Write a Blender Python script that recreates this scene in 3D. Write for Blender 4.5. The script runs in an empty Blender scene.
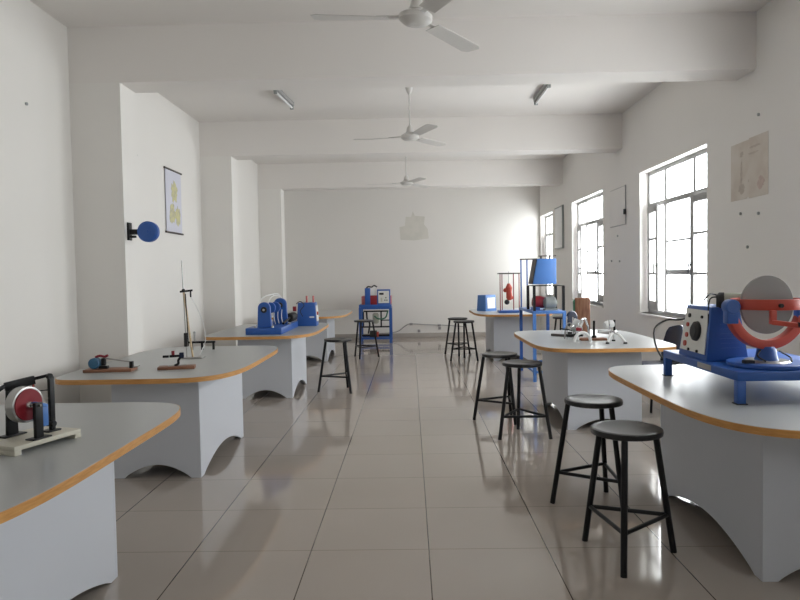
import bpy, bmesh, math, random
from mathutils import Vector, Matrix
random.seed(7)
PI = math.pi
R = math.radians
scene = bpy.context.scene
col = scene.collection

# ------------------------------------------------------------------ materials
def mat(name, color, rough=.5, metal=0., spec=.5, coat=0., noise=0., nscale=8., rvar=0., bump=0., bscale=60.):
    m = bpy.data.materials.new(name); m.use_nodes = True
    nt = m.node_tree; b = nt.nodes['Principled BSDF']
    b.inputs['Roughness'].default_value = rough
    b.inputs['Metallic'].default_value = metal
    b.inputs['Specular IOR Level'].default_value = spec
    b.inputs['Coat Weight'].default_value = coat
    tc = nt.nodes.new('ShaderNodeTexCoord')
    n = nt.nodes.new('ShaderNodeTexNoise'); n.inputs['Scale'].default_value = nscale; n.inputs['Detail'].default_value = 4
    nt.links.new(tc.outputs['Object'], n.inputs['Vector'])
    mx = nt.nodes.new('ShaderNodeMix'); mx.data_type = 'RGBA'
    c = Vector(color)
    a = c * (1 - noise); d = c * (1 + noise)
    mx.inputs[6].default_value = (a[0], a[1], a[2], 1)
    mx.inputs[7].default_value = (min(d[0], 1), min(d[1], 1), min(d[2], 1), 1)
    nt.links.new(n.outputs['Fac'], mx.inputs[0])
    nt.links.new(mx.outputs[2], b.inputs['Base Color'])
    if rvar:
        mr = nt.nodes.new('ShaderNodeMapRange')
        mr.inputs[3].default_value = max(rough - rvar, .02); mr.inputs[4].default_value = rough + rvar
        nt.links.new(n.outputs['Fac'], mr.inputs[0]); nt.links.new(mr.outputs[0], b.inputs['Roughness'])
    if bump:
        n2 = nt.nodes.new('ShaderNodeTexNoise'); n2.inputs['Scale'].default_value = bscale
        nt.links.new(tc.outputs['Object'], n2.inputs['Vector'])
        bp = nt.nodes.new('ShaderNodeBump'); bp.inputs['Strength'].default_value = bump; bp.inputs['Distance'].default_value = .002
        nt.links.new(n2.outputs['Fac'], bp.inputs['Height']); nt.links.new(bp.outputs[0], b.inputs['Normal'])
    return m

def mat_wood(name, c1, c2, rough=.4, scale=(3, 3, 40)):
    m = bpy.data.materials.new(name); m.use_nodes = True
    nt = m.node_tree; b = nt.nodes['Principled BSDF']; b.inputs['Roughness'].default_value = rough
    tc = nt.nodes.new('ShaderNodeTexCoord'); mp = nt.nodes.new('ShaderNodeMapping')
    mp.inputs['Scale'].default_value = scale
    n = nt.nodes.new('ShaderNodeTexNoise'); n.inputs['Scale'].default_value = 2.2; n.inputs['Detail'].default_value = 6
    cr = nt.nodes.new('ShaderNodeValToRGB')
    cr.color_ramp.elements[0].position = .35; cr.color_ramp.elements[0].color = (*c1, 1)
    cr.color_ramp.elements[1].position = .65; cr.color_ramp.elements[1].color = (*c2, 1)
    nt.links.new(tc.outputs['Object'], mp.inputs[0]); nt.links.new(mp.outputs[0], n.inputs['Vector'])
    nt.links.new(n.outputs['Fac'], cr.inputs[0]); nt.links.new(cr.outputs[0], b.inputs['Base Color'])
    return m

def mat_floor():
    m = bpy.data.materials.new('polished_tile'); m.use_nodes = True
    nt = m.node_tree; N = nt.nodes; L = nt.links
    b = N['Principled BSDF']
    tc = N.new('ShaderNodeTexCoord'); sep = N.new('ShaderNodeSeparateXYZ'); L.new(tc.outputs['Object'], sep.inputs[0])
    def math_(op, a, v=None, v2=None):
        n = N.new('ShaderNodeMath'); n.operation = op
        if isinstance(a, float): n.inputs[0].default_value = a
        else: L.new(a, n.inputs[0])
        if v is not None:
            if isinstance(v, float): n.inputs[1].default_value = v
            else: L.new(v, n.inputs[1])
        return n.outputs[0]
    def line(axis, off, halfw):
        t = math_('DIVIDE', math_('SUBTRACT', sep.outputs[axis], off), .6)
        fr = math_('FRACT', math_('ADD', t, 100.5))
        d = math_('ABSOLUTE', math_('SUBTRACT', fr, .5))
        return math_('LESS_THAN', d, halfw / .6), math_('FLOOR', math_('ADD', t, 100.))
    lx, ix = line(0, .0748, .0028)
    ly, iy = line(1, 3.3437, .0018)
    # per-tile tone
    cmb = N.new('ShaderNodeCombineXYZ'); L.new(ix, cmb.inputs[0]); L.new(iy, cmb.inputs[1])
    wn = N.new('ShaderNodeTexWhiteNoise'); wn.noise_dimensions = '2D'; L.new(cmb.outputs[0], wn.inputs['Vector'])
    nz = N.new('ShaderNodeTexNoise'); nz.inputs['Scale'].default_value = 2.3; nz.inputs['Detail'].default_value = 5
    L.new(tc.outputs['Object'], nz.inputs['Vector'])
    f = math_('ADD', math_('MULTIPLY', wn.outputs['Value'], .35), math_('MULTIPLY', nz.outputs['Fac'], .6))
    mx = N.new('ShaderNodeMix'); mx.data_type = 'RGBA'
    mx.inputs[6].default_value = (.40, .345, .30, 1); mx.inputs[7].default_value = (.44, .385, .34, 1)
    L.new(f, mx.inputs[0])
    m1 = N.new('ShaderNodeMix'); m1.data_type = 'RGBA'; L.new(ly, m1.inputs[0]); L.new(mx.outputs[2], m1.inputs[6])
    m1.inputs[7].default_value = (.17, .14, .12, 1)
    m2 = N.new('ShaderNodeMix'); m2.data_type = 'RGBA'; L.new(lx, m2.inputs[0]); L.new(m1.outputs[2], m2.inputs[6])
    m2.inputs[7].default_value = (.075, .055, .045, 1)
    L.new(m2.outputs[2], b.inputs['Base Color'])
    nr = N.new('ShaderNodeTexNoise'); nr.inputs['Scale'].default_value = 1.4; nr.inputs['Detail'].default_value = 6
    L.new(tc.outputs['Object'], nr.inputs['Vector'])
    mr = N.new('ShaderNodeMapRange'); mr.inputs[3].default_value = .03; mr.inputs[4].default_value = .12
    L.new(nr.outputs['Fac'], mr.inputs[0]); L.new(mr.outputs[0], b.inputs['Roughness'])
    b.inputs['IOR'].default_value = 1.6
    return m

def mat_glass():
    m = bpy.data.materials.new('window_glass'); m.use_nodes = True
    nt = m.node_tree; N = nt.nodes; L = nt.links
    N.remove(N['Principled BSDF'])
    t = N.new('ShaderNodeBsdfTransparent'); t.inputs[0].default_value = (.95, .97, .97, 1)
    g = N.new('ShaderNodeBsdfGlossy'); g.inputs['Roughness'].default_value = .02
    lw = N.new('ShaderNodeLayerWeight'); lw.inputs[0].default_value = .5
    pw = N.new('ShaderNodeMath'); pw.operation = 'POWER'; L.new(lw.outputs['Facing'], pw.inputs[0]); pw.inputs[1].default_value = 5.
    ma = N.new('ShaderNodeMath'); ma.operation = 'MULTIPLY_ADD'; L.new(pw.outputs[0], ma.inputs[0]); ma.inputs[1].default_value = .6; ma.inputs[2].default_value = .03
    ms = N.new('ShaderNodeMixShader'); L.new(ma.outputs[0], ms.inputs[0]); L.new(t.outputs[0], ms.inputs[1]); L.new(g.outputs[0], ms.inputs[2])
    L.new(ms.outputs[0], N['Material Output'].inputs[0])
    return m

def mat_seat():
    m = mat('stool_seat_worn', (.02, .02, .022), .34)
    nt = m.node_tree; N = nt.nodes; L = nt.links; b = N['Principled BSDF']
    tc = N.new('ShaderNodeTexCoord')
    oi = N.new('ShaderNodeObjectInfo')
    va = N.new('ShaderNodeVectorMath'); va.operation = 'ADD'; L.new(tc.outputs['Object'], va.inputs[0])
    L.new(oi.outputs['Location'], va.inputs[1])
    n = N.new('ShaderNodeTexNoise'); n.inputs['Scale'].default_value = 9; n.inputs['Detail'].default_value = 7; L.new(va.outputs[0], n.inputs['Vector'])
    cr = N.new('ShaderNodeValToRGB')
    cr.color_ramp.elements[0].position = .52; cr.color_ramp.elements[0].color = (.008, .008, .009, 1)
    cr.color_ramp.elements[1].position = .68; cr.color_ramp.elements[1].color = (.07, .068, .063, 1)
    L.new(n.outputs['Fac'], cr.inputs[0]); L.new(cr.outputs[0], b.inputs['Base Color'])
    return m

def mat_poster(name, base, c2, c3, scale, th=.55):
    """aged paper with faint blotchy printed sketch"""
    m = bpy.data.materials.new(name); m.use_nodes = True
    nt = m.node_tree; N = nt.nodes; L = nt.links; b = N['Principled BSDF']; b.inputs['Roughness'].default_value = .8
    tc = N.new('ShaderNodeTexCoord')
    n = N.new('ShaderNodeTexNoise'); n.inputs['Scale'].default_value = scale; n.inputs['Detail'].default_value = 5
    L.new(tc.outputs['Object'], n.inputs['Vector'])
    cr = N.new('ShaderNodeValToRGB'); cr.color_ramp.elements[0].color = (*c2, 1); cr.color_ramp.elements[0].position = .35
    e = cr.color_ramp.elements.new(.5); e.color = (*base, 1)
    cr.color_ramp.elements[-1].position = .75; cr.color_ramp.elements[-1].color = (*c3, 1)
    L.new(n.outputs['Fac'], cr.inputs[0]); L.new(cr.outputs[0], b.inputs['Base Color'])
    return m

M = dict(
    wall=mat('wall_paint', (.80, .775, .738), .75, spec=.25, noise=.015, nscale=2.0, bump=.15, bscale=40),
    ceil=mat('ceiling_paint', (.79, .755, .72), .85, spec=.2, noise=.012, nscale=1.3),
    floor=mat_floor(),
    skirt=mat('skirting_tile', (.42, .385, .35), .25, noise=.05),
    glass=mat_glass(),
    frame=mat('window_paint', (.36, .355, .35), .45, noise=.03),
    lam=mat('grey_laminate', (.61, .63, .675), .42, noise=.015, nscale=3),
    top=mat('table_laminate', (.40, .41, .405), .34, noise=.02, nscale=4),
    band=mat_wood('wood_edge', (.50, .235, .06), (.62, .32, .10), .42, (6, 6, 60)),
    dark=mat('black_paint', (.007, .007, .008), .42, spec=.3, noise=.3),
    seat=mat_seat(),
    blue=mat('blue_paint', (.025, .10, .37), .38, noise=.08, nscale=5),
    lblue=mat('light_blue_paint', (.07, .19, .50), .38, noise=.06, nscale=5),
    red=mat('red_paint', (.50, .07, .045), .42, noise=.12, nscale=12),
    dred=mat('crimson_paint', (.24, .012, .022), .35, noise=.1, nscale=12),
    pink=mat('pink_paint', (.55, .16, .15), .5, noise=.08),
    steel=mat('steel', (.42, .41, .40), .32, metal=.85, noise=.06, nscale=25, rvar=.06),
    greydisc=mat('grey_disc', (.24, .23, .22), .4, metal=.3, noise=.05, nscale=6),
    chrome=mat('chrome', (.75, .76, .78), .12, metal=1.),
    cream=mat('cream_paint', (.56, .53, .44), .45, noise=.05),
    white=mat('white_paint', (.78, .78, .77), .5, noise=.02),
    fan=mat('fan_enamel', (.62, .60, .57), .3, noise=.02),
    panel=mat('panel_white', (.74, .74, .70), .4, noise=.02),
    olive=mat('olive_motor', (.36, .36, .30), .5, noise=.08),
    grey=mat('grey_casting', (.30, .32, .31), .5, noise=.08),
    rubber=mat('black_rubber', (.012, .012, .013), .6),
    board=mat_wood('brown_board', (.20, .085, .045), (.32, .15, .085), .5, (2, 20, 2)),
    slab=mat_wood('wooden_slab', (.22, .085, .045), (.38, .19, .11), .55, (18, 2, 3)),
    strip=mat_wood('pale_wood', (.52, .38, .22), (.66, .52, .34), .5),
    green=mat('green_wire', (.03, .13, .07), .5),
    scroll=mat('scroll_cloth', (.66, .66, .74), .8, noise=.02),
    rod=mat('dark_rod', (.07, .055, .05), .5),
    yellow=mat_poster('yellow_print', (.60, .57, .34), (.45, .43, .33), (.66, .62, .30), 22),
    poster=mat_poster('aged_poster', (.64, .58, .51), (.60, .53, .46), (.67, .62, .56), 6),
    ink=mat('faded_brown_ink', (.52, .45, .385), .8, noise=.25, nscale=30),
    pinkink=mat('faded_red_ink', (.56, .44, .39), .8, noise=.25, nscale=30),
    stain=mat_poster('paper_remains', (.70, .675, .61), (.66, .64, .58), (.73, .69, .64), 5),
    conduit=mat('grey_cable', (.32, .31, .31), .6),
    darkblue=mat('navy_plastic', (.012, .02, .05), .3, noise=.1),
    brickpanel=mat('brown_mesh', (.45, .35, .30), .6, noise=.1),
    teal=mat('teal_ball', (.03, .12, .22), .35, noise=.1, nscale=20),
)

# ------------------------------------------------------------------ mesh builder
class MB:
    def __init__(s): s.bm = bmesh.new()
    def box(s, c, size, rot=None, taper=None):
        sx, sy, sz = [v / 2 for v in size]
        vs = []
        for z in (-sz, sz):
            k = (taper if (taper and z > 0) else (1, 1))
            for x, y in ((-sx, -sy), (sx, -sy), (sx, sy), (-sx, sy)):
                v = Vector((x * k[0], y * k[1], z))
                if rot is not None: v = rot @ v
                vs.append(s.bm.verts.new(v + Vector(c)))
        for f in ((3, 2, 1, 0), (4, 5, 6, 7), (0, 1, 5, 4), (1, 2, 6, 5), (2, 3, 7, 6), (3, 0, 4, 7)):
            s.bm.faces.new([vs[i] for i in f])
        return s
    def span(s, a, b):
        a = Vector(a); b = Vector(b)
        return s.box((a + b) / 2, [abs(v) for v in (b - a)])
    def bar(s, p0, p1, w, h, up=(0, 0, 1)):
        """rectangular bar between two points"""
        p0 = Vector(p0); p1 = Vector(p1); d = (p1 - p0); l = d.length; d.normalize()
        u = Vector(up)
        if abs(d.dot(u)) > .98: u = Vector((0, 1, 0))
        x = d.cross(u).normalized(); z = x.cross(d).normalized()
        m = Matrix((x, d, z)).transposed()
        return s.box((p0 + p1) / 2, (w, l, h), m)
    def cyl(s, p0, p1, r0, r1=None, seg=20, cap=True):
        r1 = r0 if r1 is None else r1
        return s.lathe(p0, p1, [(0, r0), (1, r1)], seg, cap)
    def lathe(s, p0, p1, prof, seg=28, cap=True):
        """prof = [(t along axis 0..1, radius)]"""
        p0 = Vector(p0); p1 = Vector(p1); d = p1 - p0
        q = d.normalized().to_track_quat('Z', 'Y')
        rings = []
        for t, r in prof:
            c = p0 + d * t
            rings.append([s.bm.verts.new(c + q @ Vector((r * math.cos(2 * PI * k / seg), r * math.sin(2 * PI * k / seg), 0))) for k in range(seg)])
        for a, b in zip(rings, rings[1:]):
            for k in range(seg):
                s.bm.faces.new((a[k], a[(k + 1) % seg], b[(k + 1) % seg], b[k]))
        if cap:
            s.bm.faces.new(rings[0][::-1]); s.bm.faces.new(rings[-1])
        return s
    def tube(s, pts, r, seg=8, smooth=4, closed=False):
        pts = [Vector(p) for p in pts]
        if smooth > 1 and len(pts) > 2 and not closed:
            out = []
            P = [2 * pts[0] - pts[1]] + pts + [2 * pts[-1] - pts[-2]]
            for i in range(1, len(P) - 2):
                for k in range(smooth):
                    t = k / smooth
                    a, b, c, d = P[i - 1], P[i], P[i + 1], P[i + 2]
                    out.append(.5 * ((2 * b) + (c - a) * t + (2 * a - 5 * b + 4 * c - d) * t * t + (3 * b - a - 3 * c + d) * t ** 3))
            out.append(pts[-1]); pts = out
        n = len(pts); rings = []; ref = None
        for i, p in enumerate(pts):
            if closed: d = (pts[(i + 1) % n] - pts[i - 1]).normalized()
            else: d = (pts[min(i + 1, n - 1)] - pts[max(i - 1, 0)]).normalized()
            if ref is None: ref = Vector((0, 0, 1)) if abs(d.z) < .9 else Vector((1, 0, 0))
            x = ref - d * ref.dot(d)
            x.normalize(); y = d.cross(x); ref = x
            rings.append([s.bm.verts.new(p + r * (math.cos(2 * PI * k / seg) * x + math.sin(2 * PI * k / seg) * y)) for k in range(seg)])
        rng = range(n if closed else n - 1)
        for i in rng:
            a, b = rings[i], rings[(i + 1) % n]
            for k in range(seg):
                s.bm.faces.new((a[k], a[(k + 1) % seg], b[(k + 1) % seg], b[k]))
        if not closed:
            s.bm.faces.new(rings[0][::-1]); s.bm.faces.new(rings[-1])
        return s
    def band_arc(s, c, ux, uy, r_in, r_out, a0, a1, depth, n=28):
        """flat curved band in the plane (ux, uy), extruded by depth along the normal"""
        c = Vector(c); ux = Vector(ux).normalized(); uy = Vector(uy).normalized(); nn = ux.cross(uy)
        full = abs(abs(a1 - a0) - 2 * PI) < 1e-4
        rows = []
        cnt = n if full else n + 1
        for i in range(cnt):
            a = a0 + (a1 - a0) * i / n
            dr = math.cos(a) * ux + math.sin(a) * uy
            rows.append([s.bm.verts.new(c + dr * rr + nn * dd) for rr, dd in ((r_in, -depth / 2), (r_out, -depth / 2), (r_out, depth / 2), (r_in, depth / 2))])
        for i in range(n):
            a, b = rows[i], rows[(i + 1) % cnt]
            for k in range(4):
                s.bm.faces.new((a[k], a[(k + 1) % 4], b[(k + 1) % 4], b[k]))
        if not full:
            s.bm.faces.new(rows[0][::-1]); s.bm.faces.new(rows[-1])
        return s
    def prism(s, poly, fn, t):
        """poly 2D list, fn(u, v, w) -> Vector; w 0..t"""
        a = [s.bm.verts.new(fn(u, v, 0)) for u, v in poly]
        b = [s.bm.verts.new(fn(u, v, t)) for u, v in poly]
        n = len(poly)
        s.bm.faces.new(a[::-1]); s.bm.faces.new(b)
        for i in range(n): s.bm.faces.new((a[i], a[(i + 1) % n], b[(i + 1) % n], b[i]))
        return s
    def ball(s, c, r, sc=(1, 1, 1), rot=None):
        g = bmesh.ops.create_uvsphere(s.bm, u_segments=20, v_segments=12, radius=r)
        for v in g['verts']:
            p = Vector((v.co.x * sc[0], v.co.y * sc[1], v.co.z * sc[2]))
            if rot is not None: p = rot @ p
            v.co = p + Vector(c)
        return s
    def build(s, name, m, parent=None, bevel=0., seg=2, angle=35):
        bmesh.ops.recalc_face_normals(s.bm, faces=s.bm.faces)
        if bevel:
            es = [e for e in s.bm.edges if len(e.link_faces) == 2 and e.calc_face_angle(0) > R(40)]
            bmesh.ops.bevel(s.bm, geom=es, offset=bevel, segments=seg, affect='EDGES', clamp_overlap=True, profile=.5)
        for f in s.bm.faces: f.smooth = True
        for e in s.bm.edges:
            if len(e.link_faces) == 2 and (e.calc_face_angle(0) > R(angle) or (any(len(q.verts) > 8 for q in e.link_faces) and e.calc_face_angle(0) > R(5))): e.smooth = False
        me = bpy.data.meshes.new(name); s.bm.to_mesh(me); s.bm.free()
        me.materials.append(M[m])
        o = bpy.data.objects.new(name, me); col.objects.link(o)
        if parent is not None: o.parent = parent
        return o

def thing(name, label, cat, loc=(0, 0, 0), rz=0., group=None):
    o = bpy.data.objects.new(name, None); col.objects.link(o); o.empty_display_size = .1
    o.location = loc; o.rotation_euler = (0, 0, rz)
    return tag(o, label, cat, group)
def tag(o, label, cat, group=None):
    o['label'] = label; o['category'] = cat
    if group: o['group'] = group
    return o
def struct(o, label=None, cat=None):
    o['kind'] = 'structure'
    if label: o['label'] = label
    if cat: o['category'] = cat
    return o
def rename(o, label): o['label'] = label; return o
def copy_tree(o, parent=None):
    c = o.copy(); col.objects.link(c)
    if parent is not None: c.parent = parent
    for ch in list(o.children): copy_tree(ch, c)
    return c

# ------------------------------------------------------------------ room
XR, XL, XP = 2.87, -2.815, -2.39
HC, HB = 3.50, 3.037
YB, YF = 14.69, -3.2
T = .23
BEAMS = [5.578 + 3.4586 * k for k in (-2, -1, 0, 1, 2)]
BW = .3213
struct(MB().span((XL - T, YF - T, -.12), (XR + T, YB + T, 0)).build('floor', 'floor'), 'polished beige tile floor of the laboratory', 'floor')
c = MB().span((XL - T, YF - T, HC), (XR + T, YB + T, HC + .15))
for y in BEAMS: c.span((XL, y, HB), (XR, y + BW, HC))
struct(c.build('ceiling', 'ceil'), 'white painted ceiling with deep cross beams', 'ceiling')
w = MB().span((XL - T, YF - T, 0), (XL, YB + T, HC))
for y in BEAMS: w.span((XL, y, 0), (XP, y + BW, HB))
struct(w.build('wall_left', 'wall'), 'white left wall with projecting piers under the beams', 'wall')
struct(MB().span((XL, YB, 0), (XR, YB + T, HC)).build('wall_back', 'wall'), 'white end wall facing the camera', 'wall')
struct(MB().span((XL, YF - T, 0), (XR, YF, HC)).build('wall_front', 'wall'), 'white wall behind the camera', 'wall')
WZ0, WZ1 = .875, 2.607
WW = 1.87
WY = [6.485 + 3.4586 * k for k in (-2, -1, 0, 1)] + [13.42]
WWS = [1.25, WW, WW, WW, 1.18]
w = MB(); y0 = YF - T
for y, ww in zip(WY, WWS):
    w.span((XR, y0, 0), (XR + T, y, HC)); w.span((XR, y, 0), (XR + T, y + ww, WZ0)); w.span((XR, y, WZ1), (XR + T, y + ww, HC)); y0 = y + ww
w.span((XR, y0, 0), (XR + T, YB + T, HC))
struct(w.build('wall_right', 'wall'), 'white right wall pierced by tall windows', 'wall')
# raised plaster strip that ends under the first beam (the thin vertical joint on the right wall)
struct(MB().span((XR - .012, 4.925, .101), (XR + .01, 5.572, HB)).build('trim_1', 'wall'), 'flat plaster strip under the first beam', 'trim')
# skirting
struct(MB().span((XL, YB - .012, 0), (XR, YB, .1)).build('baseboard_back', 'skirt', bevel=.002), 'beige tile skirting along the end wall', 'skirting')
struct(MB().span((XR - .012, YF, 0), (XR, YB - .013, .1)).build('baseboard_right', 'skirt', bevel=.002), 'beige tile skirting along the window wall', 'skirting')
s = MB(); ys = [YF] + BEAMS + [YB - .013]
prev = YF
for y in BEAMS:
    s.span((XL, prev, 0), (XL + .012, y - .013, .1)); s.span((XL, y - .012, 0), (XP, y, .1)); s.span((XP, y - .012, 0), (XP + .012, y + BW + .012, .1)); s.span((XL, y + BW, 0), (XP, y + BW + .012, .1)); prev = y + BW + .013
s.span((XL, prev, 0), (XL + .012, YB - .013, .1))
struct(s.build('baseboard_left', 'skirt'), 'beige tile skirting round the left piers', 'skirting')

def window(i, y, ww):
    """steel window set in the wall opening, casements swung inwards"""
    x0 = XR + .105; x1 = XR + .13
    Z = 2.19                                  # transom
    root = MB()
    fw = .045
    root.span((x0, y, WZ0), (x1, y + fw, WZ1)); root.span((x0, y + ww - fw, WZ0), (x1, y + ww, WZ1))
    root.span((x0, y + fw, WZ0), (x1, y + ww - fw, WZ0 + fw)); root.span((x0, y + fw, WZ1 - fw), (x1, y + ww - fw, WZ1))
    root.span((x0, y + fw, Z - .025), (x1, y + ww - fw, Z + .03))
    m1 = y + ww * .29; m2 = y + ww * .71
    for m in (m1, m2):
        root.span((x0, m - .036, WZ0 + fw), (x1, m + .036, Z - .025)); root.span((x0 + .005, m - .024, Z + .025), (x1 - .005, m + .024, WZ1 - fw))
    zb = WZ0 + (Z - WZ0) * .38
    root.span((x0 + .005, m1 + .02, zb - .028), (x1 - .005, m2 - .02, zb + .028))
    root.span((x0 + .012, m1 + .02, 1.72), (x1 - .012, m2 - .02, 1.742))
    o = root.build('window_%d' % i, 'frame', bevel=.004)
    struct(o, 'white framed window number %s along the right wall' % ['one', 'two', 'three', 'four', 'five'][i - 1], 'window')
    g = MB(); xg = (x0 + x1) / 2
    g.span((xg - .002, y + fw, Z + .025), (xg + .002, y + ww - fw, WZ1 - fw)); g.span((xg - .002, m1 + .02, WZ0 + fw), (xg + .002, m2 - .02, Z - .025))
    g.build('pane', 'glass', o)
    for side in (0, 1):                       # near and far casement
        cw = m1 - .02 - (y + fw)
        hinge = Vector((x0 - .004, (y + fw) if side == 0 else (y + ww - fw), 0))
        ang = R(-14) if side == 0 else R(24)
        d = Vector((0, 1 if side == 0 else -1, 0)); sgn = 1 if side == 0 else -1
        rot = Matrix.Rotation(-ang if side == 0 else -ang, 3, 'Z')
        d = (Matrix.Rotation((R(3) if side == 0 else -R(7)), 3, 'Z') @ d)
        nrm = Vector((-d.y, d.x, 0)) * (1 if side == 0 else -1)   # towards the room
        def P(u, n, z): return hinge + d * u + nrm * n + Vector((0, 0, z))
        cm = MB(); ct = .022; st = .075
        zA, zB = WZ0 + fw + .005, Z - .02
        def bx(u0, u1, za, zb2, n0=0., n1=ct):
            vs = [cm.bm.verts.new(P(u, n, z)) for z in (za, zb2) for (u, n) in ((u0, n0), (u1, n0), (u1, n1), (u0, n1))]
            for f in ((3, 2, 1, 0), (4, 5, 6, 7), (0, 1, 5, 4), (1, 2, 6, 5), (2, 3, 7, 6), (3, 0, 4, 7)): cm.bm.faces.new([vs[k] for k in f])
        bx(0, st, zA, zB); bx(cw - st, cw, zA, zB); bx(st, cw - st, zA, zA + st + .03); bx(st, cw - st, zB - st, zB)
        for k in (1, 2):
            zz = zA + (zB - zA) * k / 3 + .02; bx(st, cw - st, zz - .013, zz + .013, .004, ct - .006)
        cs = cm.build('casement', 'frame', o, bevel=.003)
        cm = MB(); 
        vs = [cm.bm.verts.new(P(u, n, z)) for z in (zA + .08, zB - st) for (u, n) in ((st, .009), (cw - st, .009), (cw - st, .012), (st, .012))]
        for f in ((3, 2, 1, 0), (4, 5, 6, 7), (0, 1, 5, 4), (1, 2, 6, 5), (2, 3, 7, 6), (3, 0, 4, 7)): cm.bm.faces.new([vs[k] for k in f])
        cm.build('pane', 'glass', cs)
        hm = MB(); hm.cyl(P(cw - .028, ct, 1.45), P(cw - .028, ct + .03, 1.45), .007); hm.bar(P(cw - .028, ct + .03, 1.48), P(cw - .028, ct + .03, 1.36), .012, .012)
        hm.build('handle', 'dark', cs)
    MB().span((XR - .02, y - .02, WZ0 - .025), (x0, y + ww + .02, WZ0)).build('sill', 'wall', o, bevel=.004)
    return o
for i, (y, ww) in enumerate(zip(WY, WWS)): window(i + 1, y, ww)

# ------------------------------------------------------------------ ceiling fans and lamps
def make_fan(label, loc, ang, tilt=0.):
    x, y, z = loc
    t = thing('ceiling_fan', label, 'ceiling fan', (x, y, z), 0, 'ceiling fans along the middle of the room')
    t.rotation_euler = (0, R(tilt), R(ang))
    MB().lathe((0, 0, -.035), (0, 0, .05), [(0, .03), (.06, .075), (.3, .1), (.62, .1), (.85, .07), (1, .03)]).build('motor_housing', 'fan', t)
    MB().cyl((0, 0, .05), (0, 0, HC - z - .07), .009).build('down_rod', 'fan', t)
    MB().lathe((0, 0, .05), (0, 0, .13), [(0, .045), (.6, .035), (1, .014)]).build('lower_canopy', 'fan', t)
    MB().lathe((0, 0, HC - z - .1), (0, 0, HC - z), [(0, .015), (.4, .035), (1, .055)]).build('canopy', 'fan', t)
    for k in range(3):
        a = k * 2 * PI / 3
        rot = Matrix.Rotation(a, 3, 'Z')
        m = MB(); n = 12; rows = []
        for i in range(n + 1):
            u = i / n; r = .17 + .47 * u
            hw = .052 + .016 * u; hw *= 1 if u < .93 else (1 - (u - .93) * 5)
            pit = R(11 - 5 * u)
            row = []
            for (sg, dz) in ((-1, -.0025), (1, -.0025), (1, .0025), (-1, .0025)):
                p = Vector((r, sg * hw * math.cos(pit), -sg * hw * math.sin(pit) + dz))
                row.append(m.bm.verts.new(rot @ p))
            rows.append(row)
        for p, q in zip(rows, rows[1:]):
            for j in range(4): m.bm.faces.new((p[j], p[(j + 1) % 4], q[(j + 1) % 4], q[j]))
        m.bm.faces.new(rows[0][::-1]); m.bm.faces.new(rows[-1])
        m.build('blade', 'fan', t)
        MB().bar(rot @ Vector((.08, 0, .01)), rot @ Vector((.24, 0, .006)), .035, .005).build('blade_arm', 'fan', t)
    return t
make_fan('nearest white ceiling fan, cut by the top of the picture', (.06, 4.05, 2.93), 172, -5)
make_fan('middle white ceiling fan hanging between the two tube lights', (.027, 7.5, 2.93), 172)
make_fan('farthest white ceiling fan in front of the end wall', (-.03, 10.95, 2.885), 174)

def tube_light(label, x, y0, y1, dx=0.):
    t = thing('tube_light', label, 'tube light', (x, (y0 + y1) / 2, HC), math.atan2(-dx, y1 - y0), 'fluorescent battens on the ceiling')
    L = (y1 - y0) / 2
    MB().span((-.028, -L, -.045), (.028, L, 0)).build('batten', 'frame', t, bevel=.004)
    for s_ in (-1, 1): MB().box((0, s_ * (L - .012), -.065), (.04, .024, .045)).build('lamp_holder', 'grey', t, bevel=.004)
    MB().cyl((0, -L + .024, -.066), (0, L - .024, -.066), .014).build('fluorescent_tube', 'white', t)
tube_light('unlit fluorescent tube light on the ceiling, the left one of two', -1.42, 7.40, 8.12, .06)
tube_light('unlit fluorescent tube light on the ceiling, the right one of two', 1.555, 7.38, 8.15)

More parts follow.
